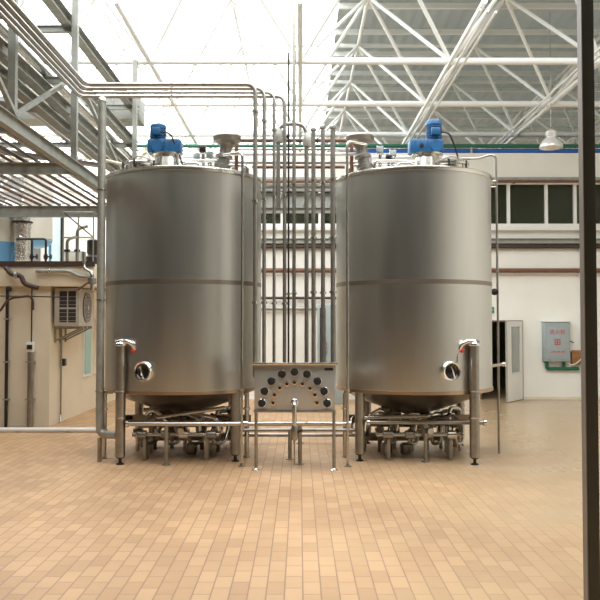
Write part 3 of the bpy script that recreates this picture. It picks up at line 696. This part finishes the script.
# ------------------------------------------------------------------ conduit right of the right tank
Y = 11.6; xc = wx(498, Y); 
cd = thing('conduit', 'slim conduit bending down beside the right side of the right tank', 'conduit', (xc, Y, 0))
MB().tube([(wx(462, Y), Y, wz(158.5, Y)), (wx(479, Y), Y, wz(158.5, Y)), (wx(492, Y), Y, wz(154.5, Y)), (xc - .01, Y, wz(157, Y)), (xc, Y, wz(320, Y)), (xc, Y, 0)], .018, 8, .06).build('tube', 'dull', cd)
for py in (181, 187): MB().tube([(wx(486, Y), Y, wz(py, Y)), (xc, Y, wz(py, Y))], .016, 8).build('branch', 'yellowed' if py == 181 else 'dull', cd)
V = MB().lathe([(.03, -.06), (.035, 0), (.03, .06)], (xc - .06, Y - .02, wz(292, Y)), (1, 0, 0), 12).build('valve', 'dark', cd)
MB().lathe([(.05, 0), (.05, .015)], (xc - .06, Y - .03, wz(292, Y) + .0), (0, -1, 0), 12).build('valve_wheel', 'dark', V)
MB().tube([(1.695 + RT, Y, wz(366, Y)), (1.695 + RT + .14, Y - .1, wz(364, Y))], .022, 10).build('drain_stub', 'chrome', TR)
MB().lathe([(.035, 0), (.035, .04)], (1.695 + RT + .14, Y - .1, wz(364, Y)), (1, -.6, 0), 12).build('stub_cap', 'chrome', TR)

# ------------------------------------------------------------------ overhead pipe rack, left
XB, ZK = -3.25, 4.17
rk = thing('pipe_rack', 'grey steel rack hanging overhead on the left, carrying parallel pipes', 'rack', (-5.2, 10, ZK))
XO = -8.2
for x in (XB, XO): MB().ibeam((x, 3.5, ZK), (x, 15.3, ZK), .09, .17).build('beam', 'rack', rk)
for y in (6.3, 8.74, 11.15, 15.22):
    MB().ibeam((XO + .05, y, ZK - .02 - (.03 if y > 15 else 0)), (XB - .05, y, ZK - .02 - (.03 if y > 15 else 0)), .1, .22 if y > 15 else .16).build('cross_beam', 'rack', rk)
for y in (6.3, 8.74, 11.15, 15.22):
    for x in (XB, XO): MB().bar((x, y, ZK + .08), (x, y, ZB - .05), .085, .085).build('post', 'rack', rk)
for z, w_ in ((4.72, .12), (5.0, .16), (5.55, .18), (6.3, .16)):
    for x in (XB, XO + .01): MB().ibeam((x - .12, 3.5, z), (x - .12, 15.9, z), .14, w_).build('beam', 'rack', rk)
    for y in (6.3, 8.74, 11.15, 15.22):
        if z > 5: MB().ibeam((XO, y + .06, z - .1), (XB, y + .06, z - .1), .07, .1).build('cross_beam', 'rack', rk)
ysr = (6.3, 8.74, 11.15, 15.22)
for i in range(3):
    MB().bar((XB + .03, ysr[i], ZK + .1 if i % 2 else 5.5), (XB + .03, ysr[i + 1], 5.5 if i % 2 else ZK + .1), .05, .05).build('brace', 'rack', rk)
    MB().bar((XB - .5, ysr[i + 1], 5.4), (XB, ysr[i + 1], 4.9), .06, .1).build('brace', 'frame', rk)
    MB().bar((XO, ysr[i] + .1, 4.95), (XB - .2, ysr[i + 1] - .1, 4.95), .2, .06).build('brace', 'rackpipe', rk)
for i in range(19):                                    # pipes on the lower level
    x = XB - .15 - .19 * i
    if x < XO + .1: break
    r = (.024, .03, .02, .028)[i % 4]
    o = MB().tube([(x, 3.6, ZK + .065 + r), (x, 15.3, ZK + .065 + r)], r, 10)
    pos = ['outermost', 'second', 'third', 'fourth', 'fifth', 'sixth', 'seventh', 'eighth', 'ninth', 'tenth', 'eleventh', 'twelfth', 'thirteenth', 'fourteenth', 'fifteenth', 'sixteenth', 'seventeenth', 'eighteenth', 'nineteenth'][i]
    o.build('rack_pipe', ('rackpipe', 'dull', 'rackpipe', 'rackpipe', 'rust')[i % 5], None, 'pipe on the lower level of the overhead rack, %s from the left tank' % pos, 'pipe', 'parallel pipes on the overhead rack')
for i in range(3):
    x = XB - .45 - .9 * i; r = (.07, .045, .06)[i % 3]
    o = MB().tube([(x, 3.6, 5.5 + r), (x, 17, 5.5 + r)], r, 10)
    o.build('rack_pipe', ('steel', 'dull')[i % 2], None, 'pipe on the upper level of the overhead rack, %s from the left tank' % ['outermost', 'second', 'third', 'fourth', 'fifth', 'sixth'][i], 'pipe', 'pipes on the upper rack level')
# ventilation duct behind the rack
dz0, dz1 = wz(123, 16.3), wz(100, 16.3)
du = thing('ventilation_duct', 'dull grey rectangular duct behind the overhead rack, beside the blue motor', 'duct', (-4.5, 16.3, dz0))
MB().bbox(-6.5, wx(141, 16.3), 16, 16.6, dz0, dz1, .015).build('duct_body', 'rack', du)
for x in (-5.9, -4.9, -3.9): MB().bbox(x, x + .05, 15.97, 16.63, dz0 - .03, dz1 + .03, .01).build('flange', 'rack', du)
for x in (-6, -3.8): MB().tube([(x + .3, 16.3, dz1), (x + .3, 16.3, ZB)], .015, 6).build('hanger', 'dull', du)
# ivory pipe looping to the left tank lid
pipe('ivory_hose', [W(104, 160, 12.2), W(125, 165, 12.1), W(140, 160, 12), W(147, 150, 11.9), (wx(158, 11.8), 11.8, ZTOP + .1)], .025, 'yellowed', 'ivory hose reaching onto the lid of the left tank', .15)

# ------------------------------------------------------------------ deck of the low room, left
ZD = 3.06
Y = 15.6
fz = thing('foil_duct', 'crinkled foil wrapped upright duct on the roof of the low room', 'duct', (wx(22, Y), Y, ZD))
xx = wx(21, Y); prof = []
for k in range(16): prof.append((.17 + .02 * R.uniform(-1, 1), .02 + k * .06))
MB().lathe(prof, (xx, Y, ZD), n=20).build('duct_body', 'foil', fz)
MB().tube([(xx, Y, ZD + .85), (xx, Y, ZD + 1.12), (xx - .35, Y, ZD + 1.2)], .15, 16, .14).build('elbow', 'foil', fz)
m = MB(); m.lathe([(.2, 0), (.21, .01), (.21, .03), (.2, .04)], (xx, Y, ZD + .88), n=20); m.build('strap', 'darkmetal', fz)
Y = 17.2; vx = wx(37, Y)
vs = thing('buffer_vessel', 'beige upright vessel with blue dished bottom on the roof of the low room', 'vessel', (vx, Y, ZD))
zb_ = wz(241, Y)
MB().lathe([(.31, zb_), (.31, zb_ + 1.35), (.25, zb_ + 1.45), (.1, zb_ + 1.5)], (vx, Y, 0), n=36).build('shell', 'vesselw', vs)
MB().lathe([(.06, zb_ - .16), (.2, zb_ - .13), (.29, zb_ - .06), (.315, zb_ + .03)], (vx, Y, 0), n=36).build('dished_bottom', 'ltblue', vs)
for a in (.6, 2.5, 4.6): MB().tube([(vx + .27 * math.cos(a), Y + .27 * math.sin(a), ZD), (vx + .27 * math.cos(a), Y + .27 * math.sin(a), zb_)], .03, 8).build('leg', 'ltblue', vs)
xv2 = wx(-6, 15.75)
v2 = thing('buffer_vessel', 'pale vessel with light blue base at the left edge, behind the foil duct', 'vessel', (xv2, 15.75, ZD))
MB().lathe([(.42, ZD + .5), (.42, ZD + 1.2), (.3, ZD + 1.3), (.1, ZD + 1.33)], (xv2, 15.75, 0), n=32).build('shell', 'vesselw', v2)
MB().lathe([(.2, ZD), (.4, ZD + .1), (.425, ZD + .5)], (xv2, 15.75, 0), n=32).build('base', 'ltblue', v2)
# small valves on brackets
for px, lb in ((31, 'black handled valve pipe beside the foil duct'), (39.5, 'black handled valve pipe in front of the beige vessel')):
    Yv = 15.2; x = wx(px if px < 35 else 45, Yv)
    T = thing('valve_pipe', lb, 'valve', (x, Yv, ZD))
    MB().tube([(x - .3, Yv, ZD + .52), (x, Yv, ZD + .52), (x, Yv, ZD)], .022, 8, .05).build('tube', 'darkmetal', T)
    V = MB().lathe([(.035, -.05), (.045, 0), (.035, .05)], (x, Yv, ZD + .17), n=12).build('valve_body', 'darkmetal', T)
    MB().tube([(x, Yv - .03, ZD + .17), (x + .1, Yv - .03, ZD + .17)], .014, 8).build('valve_stem', 'dark', V)
    MB().lathe([(.05, 0), (.05, .02)], (x + .1, Yv - .03, ZD + .17), (1, 0, 0), 14).build('hand_wheel', 'dark', V)
# pale blue partition
Y = 19.0
pb = thing('partition_panel', 'pale blue upright partition on the roof of the low room', 'partition', (wx(54, Y), Y, ZD))
MB().bbox(wx(46, Y), wx(60, Y), Y, Y + .06, ZD, wz(205, Y), .01).build('sheet', 'lightblue', pb)
MB().box(wx(60, Y), wx(61.8, Y), Y - .03, Y + .09, ZD, wz(212, Y)).build('post', 'dark', pb)
# railing
Y = 14.75; x0, x1 = wx(62.5, Y), -3.92
rl = thing('guard_rail', 'thin grey guard rail on the edge of the low room roof', 'railing', ((x0 + x1) / 2, Y, ZD))
for k in range(3): xx = x0 + (x1 - x0) * k / 2; MB().tube([(xx, Y, ZD), (xx, Y, ZD + .98)], .014, 8).build('baluster', 'greysteel', rl)
for z in (.5, .98): MB().tube([(x0, Y, ZD + z), (x1, Y, ZD + z)], .016, 8).build('rail', 'greysteel', rl)
MB().tube([(x0, Y + .0, ZD + .98), (x1, Y + .02, ZD + .5)], .012, 8).build('brace', 'darkmetal', rl)
MB().tube([(x1, Y, ZD + .98), (x1, Y + 3.7, ZD + .98)], .016, 8).build('rail', 'greysteel', rl)
for k in range(1, 4): MB().tube([(x1, Y + 1.1 * k, ZD), (x1, Y + 1.1 * k, ZD + .98)], .014, 8).build('baluster', 'greysteel', rl)
Y = 16.6
x = wx(72, Y)
cc = thing('control_cabinet', 'small blue grey cabinet behind the guard rail on the low room roof', 'cabinet', (x, Y, ZD))
MB().bbox(x - .22, x + .22, Y, Y + .25, ZD + .0, ZD + .42, .015).build('body', 'cabinet', cc)
MB().bbox(x - .18, x + .18, Y - .015, Y, ZD + .04, ZD + .38, .005).build('door', 'vesselw', cc)
x = wx(92, 16.2)
Y = 15.9
pm = thing('pump', 'dark pump with upright motor at the end of the guard rail', 'pump', (x, Y + .3, ZD))
MB().bbox(x - .18, x + .18, Y + .15, Y + .5, ZD, ZD + .06, .01).build('base', 'darkmetal', pm)
MB().lathe([(.13, ZD + .06), (.14, ZD + .25), (.1, ZD + .3), (.12, ZD + .34), (.12, ZD + .6), (.06, ZD + .64)], (x, Y + .32, 0), n=20).build('body', 'darkmetal', pm)
# pipes hanging in front of the slab
pipe('slab_pipe', [W(0, 311, 14.4), W(9, 298, 14.4), W(30, 296, 14.4), W(33, 300, 14.4), W(33, 310, 14.4)], .022, 'dkbrown', 'small dark pipe arching in front of the cream wall', .12)
pipe('slab_pipe', [W(0, 296, 14.5), W(60, 297, 14.5), (XL + .02, 14.5, wz(297, 14.5))], .012, 'dkbrown', 'thin dark line strung across the cream wall to the fan unit', 0)
T = thing('pipe_elbow', 'brown elbow pipe with bracket under the slab edge at left', 'pipe', W(20, 285, 14.35))
MB().tube([W(6, 268, 14.485), W(12, 275, 14.4), W(21, 275, 14.4), W(24, 284, 14.4), W(38, 288, 14.4)], .045, 12, .08).build('tube', 'dkbrown', T)
MB().lathe([(.05, -.03), (.065, -.02), (.065, .02), (.05, .03)], W(16, 275, 14.4), (1, 0, 0), 14).build('flange', 'greysteel', T)
m = MB(); a = W(10, 289, 14.38); m.lathe([(.03, 0), (.05, .02), (.05, .06), (.02, .08)], a, (0, -1, 0), 14); m.build('knob', 'dark', T)
pipe('slab_pipe', [W(36, 271, 14.485), W(70, 271, 14.485), W(78, 276, 14.485), W(94, 277, 14.485)], .035, 'greysteel', 'grey pipe along the slab edge above the fan unit', .1, collars=[(*W(50, 271, 14.485), (1, 0, 0))])
T = thing('valve_pipe', 'steel valve pipe hanging over the right end of the slab edge', 'valve', W(88, 290, 14.4))
MB().tube([W(84, 252, 14.485), W(84, 268, 14.485), W(92, 272, 14.35), W(92, 290, 14.35)], .035, 10, .08).build('tube', 'steel', T)
V = MB().lathe([(.05, -.06), (.08, -.05), (.08, .05), (.05, .06)], W(92, 281, 14.35), n=14).build('valve_body', 'dull', T)
MB().tube([W(92, 281, 14.35), W(86, 284, 14.2), W(78, 290, 14.2)], .016, 8).build('valve_lever', 'dkbrown', V)
for k, (px, lb) in enumerate(((67, 'steel stub pipe beside the small cabinet on the low room roof'), (77, 'steel stub pipe in the middle of the guard rail'))):
    a = W(px, 262, 15.1)
    T = thing('vent_stub', lb, 'pipe', (a.x, 15.1, ZD))
    MB().tube([(a.x, 15.1, ZD), (a.x, 15.1, ZD + .5 + .2 * k), (a.x + .2, 15.1, ZD + .56 + .2 * k)], .03, 10, .08).build('tube', 'dull', T)
    MB().lathe([(.03, 0), (.06, .01), (.06, .05), (.03, .06)], (a.x, 15.1, ZD + .25), n=12).build('flange', 'darkmetal', T)
# conduits on the cream wall
for px, yt, r, lb in ((7, 262, .03, 'dark vertical conduit nearest the left edge of the cream wall'), (31, 352, .055, 'brown vertical conduit below the black and white switch box')):
    Yq = yb0 - .06; x = wx(px, Yq)
    T = thing('conduit', lb, 'conduit', (x, Yq, 0))
    MB().tube([(x, Yq, wz(yt, Yq)), (x, Yq, 0)], r, 10).build('tube', 'dull' if px > 20 else 'darkmetal', T)
    for z in (.5, 1.2, 2.0):
        if z < wz(yt, Yq): MB().box(x - r - .025, x + r + .025, Yq - r - .004, Yq + .06, z, z + .025).build('clip', 'greysteel', T)
x = wx(31, yb0 - .06)
jb = thing('switch_box', 'black and white switch box on the cream wall atop a brown conduit', 'switch', (x, yb0 - .06, wz(352, 14.6)))
za, zb2 = wz(352, 14.6), wz(342, 14.6)
MB().bbox(x - .065, x + .065, yb0 - .12, yb0, za, zb2, .01).build('box', 'white', jb)
MB().bbox(x - .05, x + .05, yb0 - .14, yb0 - .12, za + .05, zb2 - .05, .006).build('cover', 'dark', jb)
MB().tube([(x, yb0 - .03, zb2), (x, yb0 - .03, 2.62)], .012, 8).build('cable', 'darkmetal', jb)
T = thing('conduit', 'thin conduit down the side wall below the fan unit', 'conduit', (XL + .04, 15.25, 0))
MB().tube([(XL + .04, 15.25, 1.85), (XL + .04, 15.25, .12)], .018, 8).build('tube', 'dull', T)
MB().bbox(XL + .02, XL + .1, 15.3, 15.42, 1.1, 1.24, .008).build('junction', 'darkmetal', T)
MB().tube([(XL + .04, 15.25, .15), (XL + .06, 15.15, .02)], .018, 8).build('outlet', 'dull', T)

# air conditioner unit on brackets
ax0, ax1, ay0, ay1, az0, az1 = XL + .06, -4.17, 14.72, 15.8, 1.88, 2.60
ac = thing('fan_unit', 'aged outdoor air conditioner unit with round fan on the side wall', 'air conditioner', (XL + .3, 15.25, az0))
MB().bbox(ax0, ax1, ay0, ay1, az0, az1, .015).build('casing', 'acwhite', ac)
m = MB(); m.box(ax0 + .10, ax1 - .06, ay0 - .006, ay0 + .002, az0 + .07, az1 - .06); g = m.build('side_grille', 'fan', ac)
m = MB()
m.box((ax0 + ax1) / 2 + .01, (ax0 + ax1) / 2 + .03, ay0 - .012, ay0 - .004, az0 + .07, az1 - .06); m.box(ax0 + .1, ax1 - .06, ay0 - .012, ay0 - .004, 2.2, 2.23)
for k in range(7): m.box(ax0 + .1, ax1 - .06, ay0 - .009, ay0 - .005, az0 + .1 + k * .075, az0 + .106 + k * .075)
m.build('grille_bars', 'acwhite', g)
fc = ((ax1 + .0), (ay0 + ay1) / 2, (az0 + az1) / 2)
fg = MB().lathe([(.30, 0), (.30, .012), (.02, .014)], fc, (1, 0, 0), 32).build('fan_opening', 'fan', ac)
m = MB()
for r_ in (.1, .17, .24, .29): m.lathe([(r_ - .005, .02), (r_ + .005, .02), (r_ + .005, .028), (r_ - .005, .028)], fc, (1, 0, 0), 32, closed=True)
for k in range(8):
    a = k * PI / 4; m.tube([Vector(fc) + Vector((.024, .03 * math.cos(a), .03 * math.sin(a))), Vector(fc) + Vector((.024, .3 * math.cos(a), .3 * math.sin(a)))], .004, 6)
m.lathe([(.05, .018), (.05, .034), (.02, .036)], fc, (1, 0, 0), 20)
m.build('fan_guard', 'acwhite', fg)
for y in (14.95, 15.25, 15.6):
    m = MB(); m.bar((XL, y, az0 - .03), (ax1 + .02, y, az0 - .03), .04, .05); m.bar((XL + .02, y, az0 - .28), (ax1 - .05, y, az0 - .05), .03, .03); m.bar((XL + .015, y, az0 - .05), (XL + .015, y, az0 - .32), .04, .02)
    m.build('bracket', 'greysteel', ac)
m = MB(); m.bar((XL + .02, ay0 - .1, az1 + .1), (ax1 + .4, ay1 + .1, az1 - .02), .1, .03)
T = m.build('sheet_strut', 'dkbrown', ac)

# ------------------------------------------------------------------ light
w = bpy.data.worlds.new('sky'); S.world = w; w.use_nodes = True
bg = w.node_tree.nodes['Background']; bg.inputs['Color'].default_value = (.97, .985, 1, 1); bg.inputs['Strength'].default_value = 5.5
def portal(x0, x1, y0, y1):
    l = bpy.data.lights.new('skylight_opening', 'AREA'); l.shape = 'RECTANGLE'; l.size = x1 - x0; l.size_y = y1 - y0
    l.cycles.is_portal = True
    o = bpy.data.objects.new('skylight_opening', l); COL.objects.link(o); o.location = ((x0 + x1) / 2, (y0 + y1) / 2, ZR + .02)
portal(-12, SKX, 12, 36); portal(-7, 7.5, 3.5, 12)
S.view_settings.view_transform = 'Standard'; S.view_settings.look = 'None'; S.view_settings.gamma = 1; S.view_settings.exposure = 0
S.cycles.max_bounces = 10; S.cycles.diffuse_bounces = 5; S.cycles.glossy_bounces = 4
S.cycles.use_denoising = True
